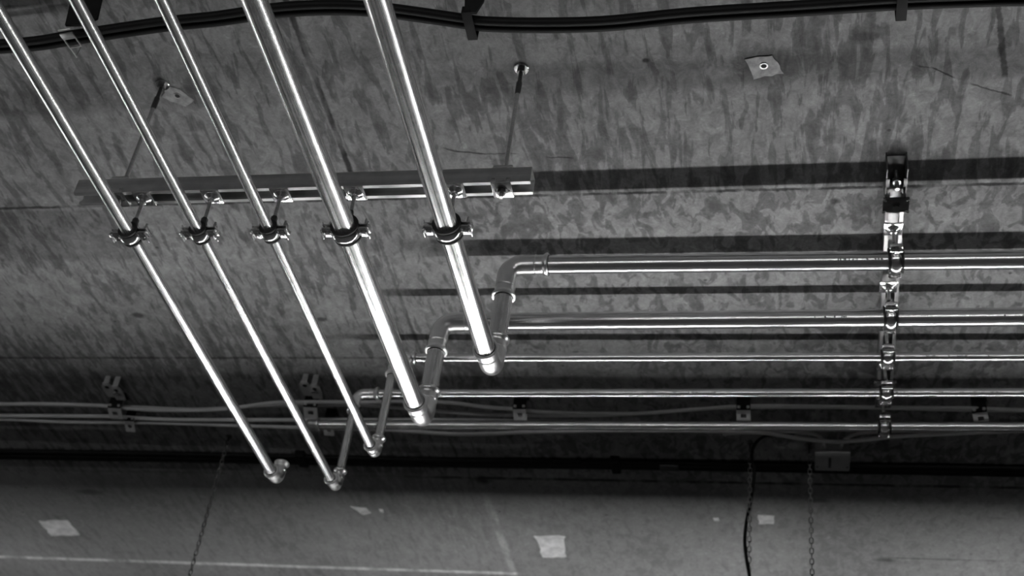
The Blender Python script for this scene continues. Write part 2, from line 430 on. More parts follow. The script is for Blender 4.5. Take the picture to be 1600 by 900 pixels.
# faint factory print along some pipes: rows of tiny ink dashes on the near side
def print_marks(parent, at, spans, r, seed):
    rnd = random.Random(seed); bm = B()
    for a, b in spans:
        u = a
        while u < b:
            wd = rnd.uniform(0.002, 0.006); c, ang0, ang1 = at(u), 0, 0
            for q in ((3.52, 3.64), (3.66, 3.72))[rnd.randint(0, 1):]:
                vs = []
                for uu, an in ((u, q[0]), (u + wd, q[0]), (u + wd, q[1]), (u, q[1])):
                    p = at(uu) + V((0, math.cos(an), math.sin(an))) * (r + 0.00025)
                    vs.append(bm.verts.new(p))
                bm.faces.new(vs)
            u += wd + rnd.choice((0.0015, 0.002, 0.006, 0.014))
    o = obj('printed_marks', bm, M_INK, parent); o['kind'] = 'stuff'
M_INK = plain('grey_ink', 0.10, 0.5, 0, 0.2, 40)
for i, spans in ((0, ((0.08, 0.26),)), (1, ((0.07, 0.16), (0.46, 0.60))), (2, ((0.36, 0.62),)), (3, ((-0.46, -0.18), (0.20, 0.36), (0.40, 0.60)))):
    yr, z0, sl, xr = PX[i]
    par = [o for o in bpy.data.objects if o.name.startswith('steel_pipe_run')][i]
    print_marks(par, lambda u: V((u, yr, z0 + sl * (u - xr))), spans, runs[i][4], i)

# ------------------------------------------------------------------ pipe hangers
def hanger(center, r, z_plate, along, label, group, xo=0.0):
    """two-piece lined clamp on a short rod under a rail; built for a pipe along y, turned for a pipe along x"""
    c = V(center); top = z_plate - c.z
    rot = Matrix.Rotation(math.pi / 2, 4, 'Z') if along == 'x' else Matrix.Identity(4)
    MT = Matrix.Translation(c) @ rot
    t = thing('pipe_hanger', (c.x, c.y, z_plate), label, 'pipe clamp', group)
    def put(name, bm, mat, parent=t): xf(bm, MT); return obj(name, bm, mat, parent)
    O = (0, 0, 0)
    # rubber lining with raised rims
    hw = 0.0185
    bm = B(); add_ring_profile(bm, O, YDIR, ZDIR, [(-hw, r - 0.0006), (-hw, r + 0.0075), (-hw + 0.004, r + 0.0075), (-hw + 0.005, r + 0.004), (hw - 0.005, r + 0.004), (hw - 0.004, r + 0.0075), (hw, r + 0.0075), (hw, r - 0.0006)], seg=48)
    put('rubber_lining', bm, M_RUBBER)
    # bands
    bw = 0.0115
    prof = [(-bw, r + 0.0042), (-bw, r + 0.0068), (-bw * 0.6, r + 0.0098), (0, r + 0.0108), (bw * 0.6, r + 0.0098), (bw, r + 0.0068), (bw, r + 0.0042)]
    g = 0.0045; ang = math.asin(min(0.9, g / (r + 0.007)))
    for name, a0, a1, sg in (('upper_band', ang, math.pi - ang, 1), ('lower_band', math.pi + ang, 2 * math.pi - ang, -1)):
        bm = B(); add_ring_profile(bm, O, YDIR, ZDIR, prof, a0, a1, 30)
        for s in (-1, 1):
            x0 = r + 0.004; x1 = r + 0.027
            add_box(bm, (s * (x0 + x1) / 2, 0, sg * g), (x1 - x0, 0.030, 0.0026), bevel=0.0006)
            add_box(bm, (s * (x1 - 0.0005), 0, sg * (g + 0.0035)), (0.0024, 0.030, 0.0095), Matrix.Rotation(s * sg * 0.35, 3, 'Y'), bevel=0.0005)
        put(name, bm, M_ZINC)
    for s in (-1, 1):
        bm = B(); xs = s * (r + 0.0165)
        add_cyl(bm, (xs, 0, -0.004), (xs, 0, 0.030 if s > 0 else 0.024), 0.0031, 14)
        add_lathe(bm, (xs, 0, -g - 0.0012), (0, 0, -1), [(0, 0.0066), (0.0025, 0.0066), (0.0042, 0.0052), (0.0044, 0.0030), (0.0030, 0.0026), (0.0030, 0.0)], 18)
        add_hex(bm, (xs, 0, g + 0.001), (xs, 0, g + 0.006), 0.0058)
        put('screw', bm, M_ZINC)
    b1 = r + 0.0095; b2 = min(b1 + 0.022, top - 0.014)
    bm = B(); add_lathe(bm, (0, 0, b1 - 0.002), ZDIR, [(0, 0.0095), (0.010, 0.0090), (0.011, 0.0075), (b2 - b1, 0.0075), (b2 - b1 + 0.002, 0.0055)], 6)
    put('boss', bm, M_DARKSTEEL)
    bm = B(); add_cyl(bm, (0, 0, b2 - 0.003), (0, 0, top + 0.004), 0.0043, 16)
    put('rod', bm, M_ROD)
    # square plate with a domed washer, under the rail
    bm = B(); add_box(bm, (0, 0, top - 0.0017), (0.045, 0.045, 0.0034), bevel=0.0012)
    pl = put('base_plate', bm, M_ZINC)
    bm = B(); add_lathe(bm, (0, 0, top - 0.003), (0, 0, -1), [(0, 0.0165), (0.0015, 0.0172), (0.003, 0.0155), (0.0055, 0.011), (0.008, 0.0085), (0.013, 0.0080), (0.014, 0.005)], 26)
    put('dome_washer', bm, M_ZINC, pl)
    return t

YS = 2.1085; RAIL_B = 3.5196; RAIL_T = 3.5615
names = {0: 'rightmost thick pipe', 1: 'second thick pipe from the right', 2: 'middle thin pipe', 3: 'thin pipe second from left', 4: 'leftmost hanging pipe'}
for i, (x, r) in enumerate(((-0.7050, RB), (-0.9320, RB), (-1.1060, RS), (-1.2710, RS), (-1.4380, RM))):
    hanger((x, YS, ZA), r, RAIL_B, 'y', 'zinc clamp lined with black rubber, holding the %s' % names[i], 'clamps under the suspended rail')
RAIL2_B = 3.8430
xcl = (0.2620, 0.2622, 0.2640, 0.2702, 0.2750)
ords = ('nearest thick cross pipe', 'second thick cross pipe', 'third cross pipe, a thin one', 'fourth cross pipe, a thin one', 'farthest cross pipe')
for i in range(5):
    if i < 4:
        yr, z0, sl, xr = PX[i]; zc_ = z0 + sl * (xcl[i] - xr); r = runs[i][4]
    else:
        yr, zc_, r = 3.44, 3.7465 + 0.0085 * (xcl[i] + 1.462), RM
    hanger((xcl[i], yr, zc_), r, RAIL2_B, 'x', 'zinc clamp under the ceiling rail, on the %s' % ords[i], 'clamps under the ceiling rail')

# ------------------------------------------------------------------ suspended rail, open side down
def channel_poly(w, h, t=0.0026, lip=0.009, ret=0.007):
    """(across, up) outline of a slotted C-channel, opening downwards, bottom at 0"""
    o = w / 2
    return [(-o, 0), (-o, h), (o, h), (o, 0), (o - lip, 0), (o - lip, ret), (o - lip + t, ret), (o - lip + t, t), (o - t, t), (o - t, h - t), (-o + t, h - t), (-o + t, t), (-o + lip - t, t), (-o + lip - t, ret), (-o + lip, ret), (-o + lip, 0)]
def add_channel(bm, p0, p1, across, w, h):
    across = V(across); rings = []
    for p in (V(p0), V(p1)):
        rings.append([bm.verts.new(p + across * a + V((0, 0, u))) for a, u in channel_poly(w, h)])
    n = len(rings[0])
    for k in range(n): bm.faces.new((rings[0][k], rings[0][(k + 1) % n], rings[1][(k + 1) % n], rings[1][k]))
    bm.faces.new(rings[0][::-1]); bm.faces.new(rings[1])
bm = B(); add_channel(bm, (-1.606, YS, RAIL_B), (-0.536, YS, RAIL_B), (0, 1, 0), 0.0430, RAIL_T - RAIL_B)
for k in range(5):   # faint pressed ribs on the side walls
    pass
rail = obj('channel_rail', bm, M_RAIL, loc=(-1.07, YS, RAIL_T), sharp=30)
tag(rail, 'long galvanised channel rail hung level on two rods above the five hanging pipes', 'rail')

for x, lab in ((-1.503, 'left threaded rod holding up the suspended rail, behind the thin pipes'), (-0.600, 'right threaded rod holding up the suspended rail, in the open')):
    t = thing('threaded_rod', (x, YS, ZC), lab, 'rod', 'rods holding the suspended rail')
    bm = B(); add_cyl(bm, (x, YS, 3.818), (x, YS, ZC + 0.004), 0.0048, 18); obj('upper_rod', bm, M_DARKSTEEL, t)
    bm = B(); add_cyl(bm, (x, YS, RAIL_B - 0.026), (x, YS, 3.822), 0.0050, 18); obj('rod', bm, M_ROD, t)
    bm = B(); add_lathe(bm, (x, YS, 3.811), ZDIR, [(0, 0.0058), (0.001, 0.0068), (0.036, 0.0068), (0.038, 0.005)], 18); obj('coupling', bm, M_DARKSTEEL, t)
    bm = B(); add_lathe(bm, (x, YS, ZC + 0.001), (0, 0, -1), [(0, 0.0180), (0.003, 0.0180), (0.0045, 0.0165), (0.0045, 0.0)], 28); obj('washer', bm, M_ZINC, t)
    bm = B(); add_hex(bm, (x, YS, ZC - 0.0035), (x, YS, ZC - 0.014), 0.0100); obj('anchor_nut', bm, M_DARKSTEEL, t)
    bm = B()
    add_box(bm, (x, YS, RAIL_T + 0.002), (0.046, 0.044, 0.004), bevel=0.0014)
    add_box(bm, (x, YS - 0.0205, RAIL_T + 0.0035), (0.044, 0.006, 0.007), bevel=0.0025)
    add_hex(bm, (x, YS, RAIL_T + 0.004), (x, YS, RAIL_T + 0.014), 0.0095)
    obj('saddle_plate', bm, M_RAIL, t)
    bm = B(); add_box(bm, (x, YS, RAIL_B - 0.0022), (0.045, 0.050, 0.0044), bevel=0.0014)
    for s in (-1, 1): add_box(bm, (x + s * 0.016, YS - 0.0235, RAIL_B + 0.003), (0.009, 0.004, 0.012), bevel=0.001)
    pl = obj('bottom_plate', bm, M_ZINC, t)
    bm = B()
    for s in (-1, 1): add_lathe(bm, (x + s * 0.0145, YS + 0.002, RAIL_B - 0.0035), (0, 0, -1), [(0, 0.0028), (0.0014, 0.0028), (0.0016, 0.0)], 12)
    obj('slot_mark', bm, M_SEAL, pl)
    bm = B(); add_hex(bm, (x, YS, RAIL_B - 0.004), (x, YS, RAIL_B - 0.015), 0.0098)
    add_lathe(bm, (x, YS, RAIL_B - 0.0036), (0, 0, -1), [(0, 0.0125), (0.0022, 0.0125), (0.0024, 0.0)], 24)
    obj('nut', bm, M_DARKSTEEL, t)

# ------------------------------------------------------------------ rail along the ceiling over the cross pipes
t = thing('channel_rail', (0.268, 3.0, ZC), 'galvanised channel rail fixed close under the ceiling across the five cross pipes', 'rail')
RX0, RX1 = 0.2625, 0.2790
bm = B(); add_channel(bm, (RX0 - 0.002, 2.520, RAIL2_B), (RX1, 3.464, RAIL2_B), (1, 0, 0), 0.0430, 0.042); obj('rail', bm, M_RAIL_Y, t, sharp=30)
# open end bracket: two cheeks, a web and a bolt
bm = B()
for s in (-1, 1):
    add_box(bm, (RX0 - 0.002 + s * 0.0235, 2.485, RAIL2_B + 0.024), (0.0035, 0.115, 0.056), bevel=0.001)
    add_box(bm, (RX0 - 0.002 + s * 0.0205, 2.474, RAIL2_B - 0.004), (0.009, 0.030, 0.003), bevel=0.0008)
add_box(bm, (RX0 - 0.002, 2.505, ZC - 0.003), (0.050, 0.14, 0.004), bevel=0.001)
obj('end_bracket', bm, M_DARKSTEEL, t)
bm = B(); add_cyl(bm, (RX0, 2.490, RAIL2_B - 0.012), (RX0, 2.490, ZC), 0.0055, 16); add_hex(bm, (RX0, 2.490, RAIL2_B + 0.010), (RX0, 2.490, RAIL2_B + 0.020), 0.011)
obj('bolt', bm, M_ROD, t)
for y, nm in ((2.555, 0), (3.345, 1)):
    x = RX0 + (RX1 - RX0) * (y - 2.5) / 1.06
    bm = B(); add_box(bm, (x, y, RAIL2_B - 0.003), (0.062, 0.050, 0.006), bevel=0.0016)
    pl = obj('fixing_plate', bm, M_DARKSTEEL, t)
    for sx in (-1, 1):
        for sy in (-1, 1):
            bm = B(); add_box(bm, (x + sx * 0.027, y + sy * 0.021, RAIL2_B - 0.0065), (0.011, 0.006, 0.004), Matrix.Rotation(0.6 * sx * sy, 3, 'Z'), bevel=0.0012); obj('corner_catch', bm, M_ZINC, pl)
    bm = B(); add_lathe(bm, (x, y, RAIL2_B - 0.005), (0, 0, -1), [(0, 0.011), (0.002, 0.011), (0.003, 0.006)], 20); add_hex(bm, (x, y, RAIL2_B - 0.006), (x, y, RAIL2_B - 0.013), 0.008)
    obj('nut', bm, M_DARKSTEEL, pl)

# ------------------------------------------------------------------ cables
def cable(name, pts, r, mat, label, group=None, n=8, seg=14):
    bm = B(); add_sweep(bm, smooth(pts, n), r, seg)
    o = obj(name, bm, mat, loc=V(pts[len(pts) // 2])); return tag(o, label, 'cable', group)

front = [(-2.6, 1.955, 3.845), (-2.2, 1.93, 3.84), (-1.927, 1.914, 3.838), (-1.738, 1.907, 3.836), (-1.621, 1.893, 3.835), (-1.396, 1.865, 3.830), (-1.251, 1.853, 3.826), (-1.109, 1.839, 3.826), (-1.004, 1.839, 3.828), (-0.917, 1.848, 3.830), (-0.834, 1.866, 3.833), (-0.696, 1.903, 3.835), (-0.641, 1.916, 3.835), (-0.514, 1.926, 3.833), (-0.373, 1.929, 3.832), (-0.193, 1.918, 3.832), (0.034, 1.916, 3.834), (0.228, 1.913, 3.835), (0.418, 1.916, 3.835), (0.602, 1.921, 3.835), (1.3, 1.93, 3.84)]
cable('power_cable', [(x, y - 0.0108, z - 0.003) for x, y, z in front], 0.0105, M_BLACKCABLE, 'upper black power cable sagging along the top of the photo', 'black cables by the front clips')
cable('power_cable', [(x, y + 0.0106, z) for x, y, z in front], 0.0100, M_BLACKCABLE, 'lower black power cable sagging along the top of the photo', 'black cables by the front clips')
cable('thin_cable', [(x, y + 0.0250, z + 0.012) for x, y, z in front], 0.0042, M_THINCABLE, 'thin grey cable running along the lower edge of the black cables')

grey = 'grey cables of the far cable run'
L = -3.6
cable('grey_cable', [(L, 3.52, 3.855), (-2.782, 3.499, 3.850), (-2.464, 3.491, 3.850), (-2.255, 3.500, 3.850), (-2.168, 3.515, 3.850), (-2.057, 3.525, 3.850), (-1.848, 3.518, 3.850), (-1.655, 3.477, 3.850), (-1.543, 3.468, 3.850), (-1.347, 3.466, 3.850), (-1.176, 3.460, 3.850), (-1.052, 3.466, 3.850), (-0.932, 3.490, 3.850), (-0.851, 3.500, 3.850), (-0.771, 3.514, 3.850), (-0.609, 3.522, 3.850), (-0.449, 3.520, 3.850), (-0.290, 3.496, 3.850), (-0.134, 3.476, 3.850), (0.036, 3.473, 3.850), (0.278, 3.477, 3.850), (0.514, 3.477, 3.850), (0.815, 3.487, 3.850), (1.8, 3.49, 3.852)], 0.0062, M_GREYCABLE, 'grey cable passing through all the small square clips, topmost of the far run', grey)
cable('grey_cable', [(L, 3.54, 3.870), (-2.793, 3.519, 3.868), (-2.505, 3.527, 3.868), (-2.220, 3.529, 3.868), (-1.948, 3.545, 3.868), (-1.714, 3.522, 3.868), (-1.535, 3.515, 3.868), (-1.359, 3.513, 3.868), (-1.193, 3.533, 3.868), (-0.945, 3.562, 3.868), (-0.655, 3.564, 3.868), (-0.451, 3.548, 3.868), (-0.2, 3.512, 3.868), (0.2, 3.505, 3.868), (0.6, 3.515, 3.868), (1.8, 3.52, 3.868)], 0.0055, M_GREYCABLE, 'thin grey cable second from the top of the far run', grey)
cable('grey_cable', [(L, 3.575, 3.855), (-2.819, 3.569, 3.850), (-2.427, 3.566, 3.850), (-2.237, 3.567, 3.850), (-2.079, 3.581, 3.850), (-1.848, 3.581, 3.850), (-1.508, 3.575, 3.850), (-1.288, 3.571, 3.850), (-1.073, 3.568, 3.850), (-0.863, 3.571, 3.850), (-0.555, 3.577, 3.850), (-0.255, 3.583, 3.850), (0.1, 3.59, 3.85), (0.8, 3.58, 3.85), (1.8, 3.58, 3.85)], 0.0066, M_GREYCABLE, 'straight grey cable third in the far run, through the lower loops', grey)
cable('grey_cable', [(L, 3.60, 3.855), (-2.828, 3.585, 3.850), (-2.445, 3.603, 3.850), (-2.253, 3.604, 3.850), (-2.065, 3.605, 3.850), (-1.859, 3.613, 3.850), (-1.567, 3.624, 3.850), (-1.303, 3.630, 3.850), (-1.090, 3.650, 3.848), (-0.960, 3.647, 3.848), (-0.810, 3.636, 3.850), (-0.560, 3.623, 3.850), (-0.297, 3.618, 3.850), (-0.139, 3.622, 3.850), (-0.061, 3.628, 3.850), (0.036, 3.652, 3.848), (0.133, 3.665, 3.846), (0.210, 3.659, 3.847), (0.323, 3.638, 3.850), (0.508, 3.616, 3.850), (0.599, 3.606, 3.850), (0.831, 3.594, 3.850), (1.8, 3.6, 3.85)], 0.0066, M_GREYCABLE, 'grey cable lowest in the far run, sagging past the junction box', grey)
cable('grey_cable', [(-0.200, 3.655, 3.862), (-0.139, 3.640, 3.860), (-0.080, 3.634, 3.861), (-0.002, 3.636, 3.862), (0.075, 3.650, 3.864), (0.104, 3.690, 3.868), (0.112, 3.745, 3.870)], 0.0056, M_GREYCABLE, 'short grey cable bending into the left of the junction box top', grey)
cable('grey_cable', [(0.164, 3.745, 3.870), (0.172, 3.690, 3.867), (0.215, 3.652, 3.868), (0.304, 3.638, 3.868), (0.415, 3.632, 3.868), (0.598, 3.622, 3.868), (0.829, 3.612, 3.868), (1.8, 3.618, 3.868)], 0.0056, M_GREYCABLE, 'grey cable leaving the junction box top towards the right', grey)

blk = 'black cables of the far joint'
cable('black_cable', [(-3.8, 3.868, 3.886), (-2.993, 3.867, 3.886), (-2.326, 3.867, 3.886), (-1.839, 3.871, 3.886), (-1.279, 3.881, 3.886), (-0.483, 3.874, 3.886), (0.138, 3.875, 3.886), (0.878, 3.875, 3.886), (2.0, 3.876, 3.886)], 0.0085, M_BLACKCABLE, 'black cable on the far ceiling, the nearest of its bundle', blk)
cable('black_cable', [(-3.8, 3.888, 3.886), (-2.998, 3.893, 3.886), (-2.334, 3.893, 3.886), (-1.843, 3.892, 3.886), (-1.281, 3.899, 3.886), (-0.484, 3.893, 3.886), (0.138, 3.894, 3.886), (0.878, 3.896, 3.886), (2.0, 3.897, 3.886)], 0.0085, M_BLACKCABLE, 'black cable on the far ceiling, the middle one of its bundle', blk)
cable('black_cable', [(-3.8, 3.915, 3.886), (-3.010, 3.913, 3.886), (-2.341, 3.913, 3.886), (-1.849, 3.913, 3.886), (-1.287, 3.918, 3.886), (-0.486, 3.911, 3.886), (0.139, 3.913, 3.886), (0.884, 3.916, 3.886), (2.0, 3.918, 3.886)], 0.0085, M_BLACKCABLE, 'black cable on the far ceiling, the farthest of its bundle', blk)
# ------------------------------------------------------------------ cable clips
def ring_plate(bm, cx, cy, cz, sx, sy, hx, hy, th):
    """square plate with a square hole"""
    o = [(-sx / 2, -sy / 2), (sx / 2, -sy / 2), (sx / 2, sy / 2), (-sx / 2, sy / 2)]; i = [(-hx / 2, -hy / 2), (hx / 2, -hy / 2), (hx / 2, hy / 2), (-hx / 2, hy / 2)]
    R = [[bm.verts.new((cx + p[0], cy + p[1], cz + z)) for p in q] for q, z in ((o, 0), (i, 0), (i, th), (o, th))]
    for a in range(4):
        A, Bq = R[a], R[(a + 1) % 4]
        for k in range(4): bm.faces.new((A[k], A[(k + 1) % 4], Bq[(k + 1) % 4], Bq[k]))

def clip(x, y, z, rz, label, group, mat_tray, mat_web, w=0.042, ears=False):
    """bracket folded from one strap: foot on the ceiling, web, tray with a square hole and two catches"""
    t = thing('cable_clip', (x, y, ZC), label, 'cable clip', group)
    MT = Matrix.Translation((x, y, 0)) @ Matrix.Rotation(rz, 4, 'Z')
    def put(name, bm, mat): xf(bm, MT); return obj(name, bm, mat, t)
    bm = B(); ring_plate(bm, 0, 0.0, 0.0, w, 0.042, w * 0.40, 0.015, 0.003)
    bmesh.ops.rotate(bm, cent=(0, 0, 0), matrix=Matrix.Rotation(-0.45, 3, 'X'), verts=bm.verts[:]); bmesh.ops.translate(bm, vec=(0, -0.001, z - 0.021), verts=bm.verts[:]); put('tray', bm, mat_tray)
    bm = B()
    add_box(bm, (0, -0.022, (z - 0.012 + ZC) / 2), (w, 0.004, ZC - z + 0.012), bevel=0.001)
    add_box(bm, (0, -0.004, ZC - 0.0015), (w, 0.040, 0.004), bevel=0.001)
    put('web', bm, mat_web)
    for s in (-1, 1):
        bm = B(); add_box(bm, (s * w * 0.33, -0.026, z - 0.004), (0.009, 0.006, 0.008), bevel=0.002); put('catch', bm, M_CLIP if mat_tray is M_CLIP else mat_tray)
    if ears:
        for s, d in ((-1, 0.0), (1, 0.010)):
            bm = B(); sx = s * 0.017 + 0.010; k = 0.019
            poly = [(sx - k * 0.8, -0.045), (sx + k * 0.8, -0.045), (sx + k, -0.075), (sx + k * 0.9, -0.110), (sx + k * 0.45, -0.128), (sx - k * 0.45, -0.128), (sx - k * 0.9, -0.110), (sx - k, -0.075)]
            add_prism(bm, poly, ZC - 0.034 - d, ZC - 0.030 - d)
            add_box(bm, (sx, -0.120, ZC - 0.018 - d / 2), (0.018, 0.004, 0.036 + d), bevel=0.001)
            e = put('ear', bm, M_BOX if False else M_EAR)
            bm = B(); add_lathe(bm, (sx, -0.104, ZC - 0.0335 - d), (0, 0, -1), [(0, 0.0075), (0.0012, 0.0075), (0.0013, 0)], 18); xf(bm, MT); obj('ear_hole', bm, M_HOLE, e)
        bm = B(); add_box(bm, (0.027, -0.092, ZC - 0.047), (0.024, 0.009, 0.006), bevel=0.0015); put('crossbar', bm, M_ZINC)
    return t
M_EAR = plain('bracket_ear_plastic', 0.45, 0.5, 0, 0.1, 20)
g = 'small clips of the far cable run'
clip(-0.822, 3.497, 3.846, 0.0, 'small square-holed clip on the grey cables below the two thick elbows', g, M_CLIP, M_BLACKCLIP)
clip(-0.131, 3.492, 3.846, 0.0, 'small square-holed clip on the grey cable above the tall right chain with the black lead', g, M_CLIP, M_BLACKCLIP)
clip(0.554, 3.495, 3.846, -0.25, 'small tilted square-holed clip at the far right of the grey cables', g, M_CLIP, M_BLACKCLIP)
clip(-2.205, 3.510, 3.846, 0.1, 'large two-eared cable clip at the far left of the grey cables', 'eared clips of the far cable run', M_EAR, M_BLACKCLIP, 0.046, True)
clip(-1.512, 3.495, 3.846, 0.1, 'large two-eared cable clip between the thin hanging pipes', 'eared clips of the far cable run', M_EAR, M_BLACKCLIP, 0.046, True)
g = 'loop clips under the straight grey cables'
clip(-2.185, 3.590, 3.846, 0.1, 'small loop clip below the far-left eared clip', g, M_EAR, M_BLACKCLIP, 0.034)
clip(-1.480, 3.600, 3.846, 0.1, 'small loop clip below the eared clip between thin pipes', g, M_EAR, M_BLACKCLIP, 0.034)
# front clips: a tall black strap with a metal tray
g = 'clips of the black front cables'
def front_clip(x, y, wx, wy, ww, label, mat_tray, tray_rz, cab):
    yo = cab + 0.0330 - y      # the strap closes just beyond the thin cable
    t = thing('cable_clip', (x, y, ZC), label, 'cable clip', g)
    bm = B()
    # slanting strap from ceiling to cables, its unlit side painted black
    for (ax, az, bx, bz) in ((wx, ZC, x + ww * 0.5, 3.815),):
        p = [(wx - ww * 0.55, wy, ZC + 0.001), (wx + ww * 0.75, wy, ZC + 0.001), (wx + ww * 0.62, wy + 0.026, 3.845), (wx + ww * 0.2, y - 0.024, 3.816), (wx - ww * 0.5, y - 0.026, 3.816)]
        lo = [bm.verts.new(V(q) + V((0, -0.003, 0))) for q in p]; hi = [bm.verts.new(V(q) + V((0, 0.003, 0))) for q in p]
        for i in range(5): bm.faces.new((lo[i], lo[(i + 1) % 5], hi[(i + 1) % 5], hi[i]))
        bm.faces.new(lo[::-1]); bm.faces.new(hi)
    obj('strap', bm, M_BLACKCLIP, t)
    MT = Matrix.Translation((x, y, 0)) @ Matrix.Rotation(tray_rz, 4, 'Z')
    if mat_tray is M_ROD:
        bm = B(); ring_plate(bm, 0.004, 0.018, 3.806, 0.034, 0.030, 0.028, 0.023, 0.003)
        add_box(bm, (0.003, -0.004, 3.808), (0.034, 0.014, 0.004), bevel=0.001)
        add_box(bm, (0.003, -0.017, 3.812), (0.034, 0.008, 0.003), Matrix.Rotation(0.4, 3, 'X'), bevel=0.001)
        add_box(bm, (-0.0105, yo, 3.826), (0.003, 0.002, 0.042), bevel=0.0006)
        add_box(bm, (-0.0105, (yo + 0.030) / 2, 3.8075), (0.003, abs(yo - 0.030) + 0.006, 0.003), bevel=0.0006)
    else:
        bm = B(); add_box(bm, (0, (yo - 0.030) / 2, 3.815), (0.022, yo + 0.030, 0.0025), bevel=0.0008)
        add_box(bm, (0, -0.029, 3.824), (0.022, 0.0025, 0.02), bevel=0.0008)
        add_box(bm, (0, yo, 3.830), (0.022, 0.0025, 0.032), bevel=0.001)
    xf(bm, MT); obj('tray', bm, mat_tray, t)
    return t
front_clip(-1.620, 1.868, -1.585, 1.825, 0.060, 'black strap clip with a bright metal tray on the black cables, top left', M_ROD, -0.12, 1.894)
front_clip(-0.674, 1.893, -0.660, 1.835, 0.036, 'all-black strap clip holding the black cables at the top centre', M_BLACKCLIP, 0.0, 1.909)
front_clip(0.239, 1.893, 0.239, 1.83, 0.030, 'black strap clip under the black cables at the top right edge', M_BLACKCLIP, 0.0, 1.9135)
# clamp on the far black cables
t = tag(obj('cable_strap', (lambda b: (add_box(b, (-0.566, 3.892, ZC - 0.012), (0.030, 0.078, 0.026), bevel=0.003), b)[1])(B()), M_BLACKCLIP, loc=(-0.566, 3.892, ZC)), 'black strap block over the far black cables, right of the thick pipes', 'cable clip', 'blocks on the far black cables')
t = tag(obj('cable_strap', (lambda b: (add_box(b, (-1.672, 3.885, ZC - 0.012), (0.034, 0.078, 0.026), bevel=0.003), b)[1])(B()), M_BLACKCLIP, loc=(-1.672, 3.885, ZC)), 'black strap block over the far black cables beside the open elbow', 'cable clip', 'blocks on the far black cables')
t = tag(obj('cable_sleeve', (lambda b: (add_box(b, (-0.388, 3.894, ZC - 0.011), (0.062, 0.034, 0.023), bevel=0.004), b)[1])(B()), M_SEAL, loc=(-0.388, 3.894, ZC)), 'short dark grey sleeve on the far black cables right of the strap block', 'cable sleeve')

# ------------------------------------------------------------------ junction box
JX, JY, JZ0 = 0.137, 3.790, 3.846
t = thing('junction_box', (JX, JY, ZC), 'light grey plastic junction box on the ceiling at the black cables', 'junction box')
bm = B(); add_box(bm, (JX, JY, (ZC + 0.003 + JZ0 + 0.012) / 2), (0.104, 0.108, ZC + 0.003 - JZ0 - 0.012), bevel=0.004); obj('box', bm, M_BOX, t)
bm = B(); add_box(bm, (JX, JY, JZ0 + 0.007), (0.109, 0.113, 0.014), bevel=0.005)
lid = obj('lid', bm, M_BOX, t)
bm = B(); add_box(bm, (JX - 0.008, JY + 0.004, JZ0 - 0.0002), (0.009, 0.062, 0.001), bevel=0.0003); obj('label_strip', bm, M_SEAL, lid)
for sx, sy in ((-0.046, 0.030), (0.046, 0.030)):
    bm = B(); add_lathe(bm, (JX + sx, JY + sy, JZ0 + 0.0005), (0, 0, -1), [(0, 0.0036), (0.001, 0.0036), (0.0011, 0)], 14); obj('lid_screw', bm, M_SEAL, lid)
for s in (-0.026, 0.026):
    bm = B(); add_lathe(bm, (JX + s, JY - 0.050, 3.870), (0, -1, 0), [(0, 0.011), (0.006, 0.0105), (0.008, 0.008), (0.020, 0.0066), (0.021, 0.004)], 18); obj('cable_gland', bm, M_BOX, t)

# ------------------------------------------------------------------ mortar patches and old anchor plates on the ceiling
def patch(poly, label, hole=None, th=0.0022, group='pale mortar patches on the ceiling'):
    cx = sum(p[0] for p in poly) / len(poly); cy = sum(p[1] for p in poly) / len(poly)
    pts = []
    n = len(poly); rnd = random.Random(int(abs(cx * 1000)))
    for i in range(n):
        a, b = V(poly[i]), V(poly[(i + 1) % n])
        for k in range(5):
            q = a.lerp(b, k / 5); j = (b - a).length * 0.035
            pts.append((q.x + rnd.uniform(-j, j), q.y + rnd.uniform(-j, j)))
    bm = B(); add_prism(bm, pts, ZC - th, ZC + 0.001)
    o = obj('mortar_patch', bm, M_MORTAR if hole is None else M_MORTAR_DIM, loc=(cx, cy, ZC)); tag(o, label, 'mortar patch', group)
    if hole:
        bm = B(); add_ring_profile(bm, (hole[0], hole[1], ZC - th - 0.0005), (0, 0, 1), (0, 1, 0), [(-0.0012, 0.0065), (-0.0012, 0.0095), (0.001, 0.0095), (0.001, 0.0065)], seg=20); obj('anchor_sleeve', bm, M_ROD, o)
        bm = B(); add_lathe(bm, (hole[0], hole[1], ZC - th - 0.0003), (0, 0, -1), [(0, 0.0066), (0.0004, 0.0066), (0.0005, 0)], 20); obj('anchor_hole', bm, M_HOLE, o)
M_MORTAR_DIM = plain('weathered_mortar', 0.36, 0.85, 0, 0.3, 40)
patch([(-2.951, 4.427), (-2.822, 4.410), (-2.822, 4.540), (-2.954, 4.547)], 'largest pale slanted mortar patch, at the lower left of the ceiling')
patch([(-0.928, 4.438), (-0.814, 4.432), (-0.830, 4.603), (-0.922, 4.609)], 'large pale mortar patch at the lower middle of the far ceiling')
patch([(-0.106, 4.236), (-0.049, 4.240), (-0.050, 4.298), (-0.103, 4.301)], 'small pale mortar patch between the two right chains')
patch([(-1.592, 4.244), (-1.534, 4.251), (-1.524, 4.290), (-1.560, 4.307)], 'small dull mortar patch below the thin elbows')
patch([(-1.486, 4.259), (-1.472, 4.262), (-1.474, 4.285), (-1.487, 4.280)], 'speck of mortar just right of the small dull patch')
patch([(-0.262, 4.267), (-0.244, 4.264), (-0.240, 4.285), (-0.258, 4.288)], 'speck of mortar left of the black-wrapped chain')
patch([(-0.086, 2.109), (-0.024, 2.100), (-0.002, 2.155), (-0.068, 2.170)], 'grey mortar patch with an anchor hole, alone at the upper right', (-0.045, 2.130))
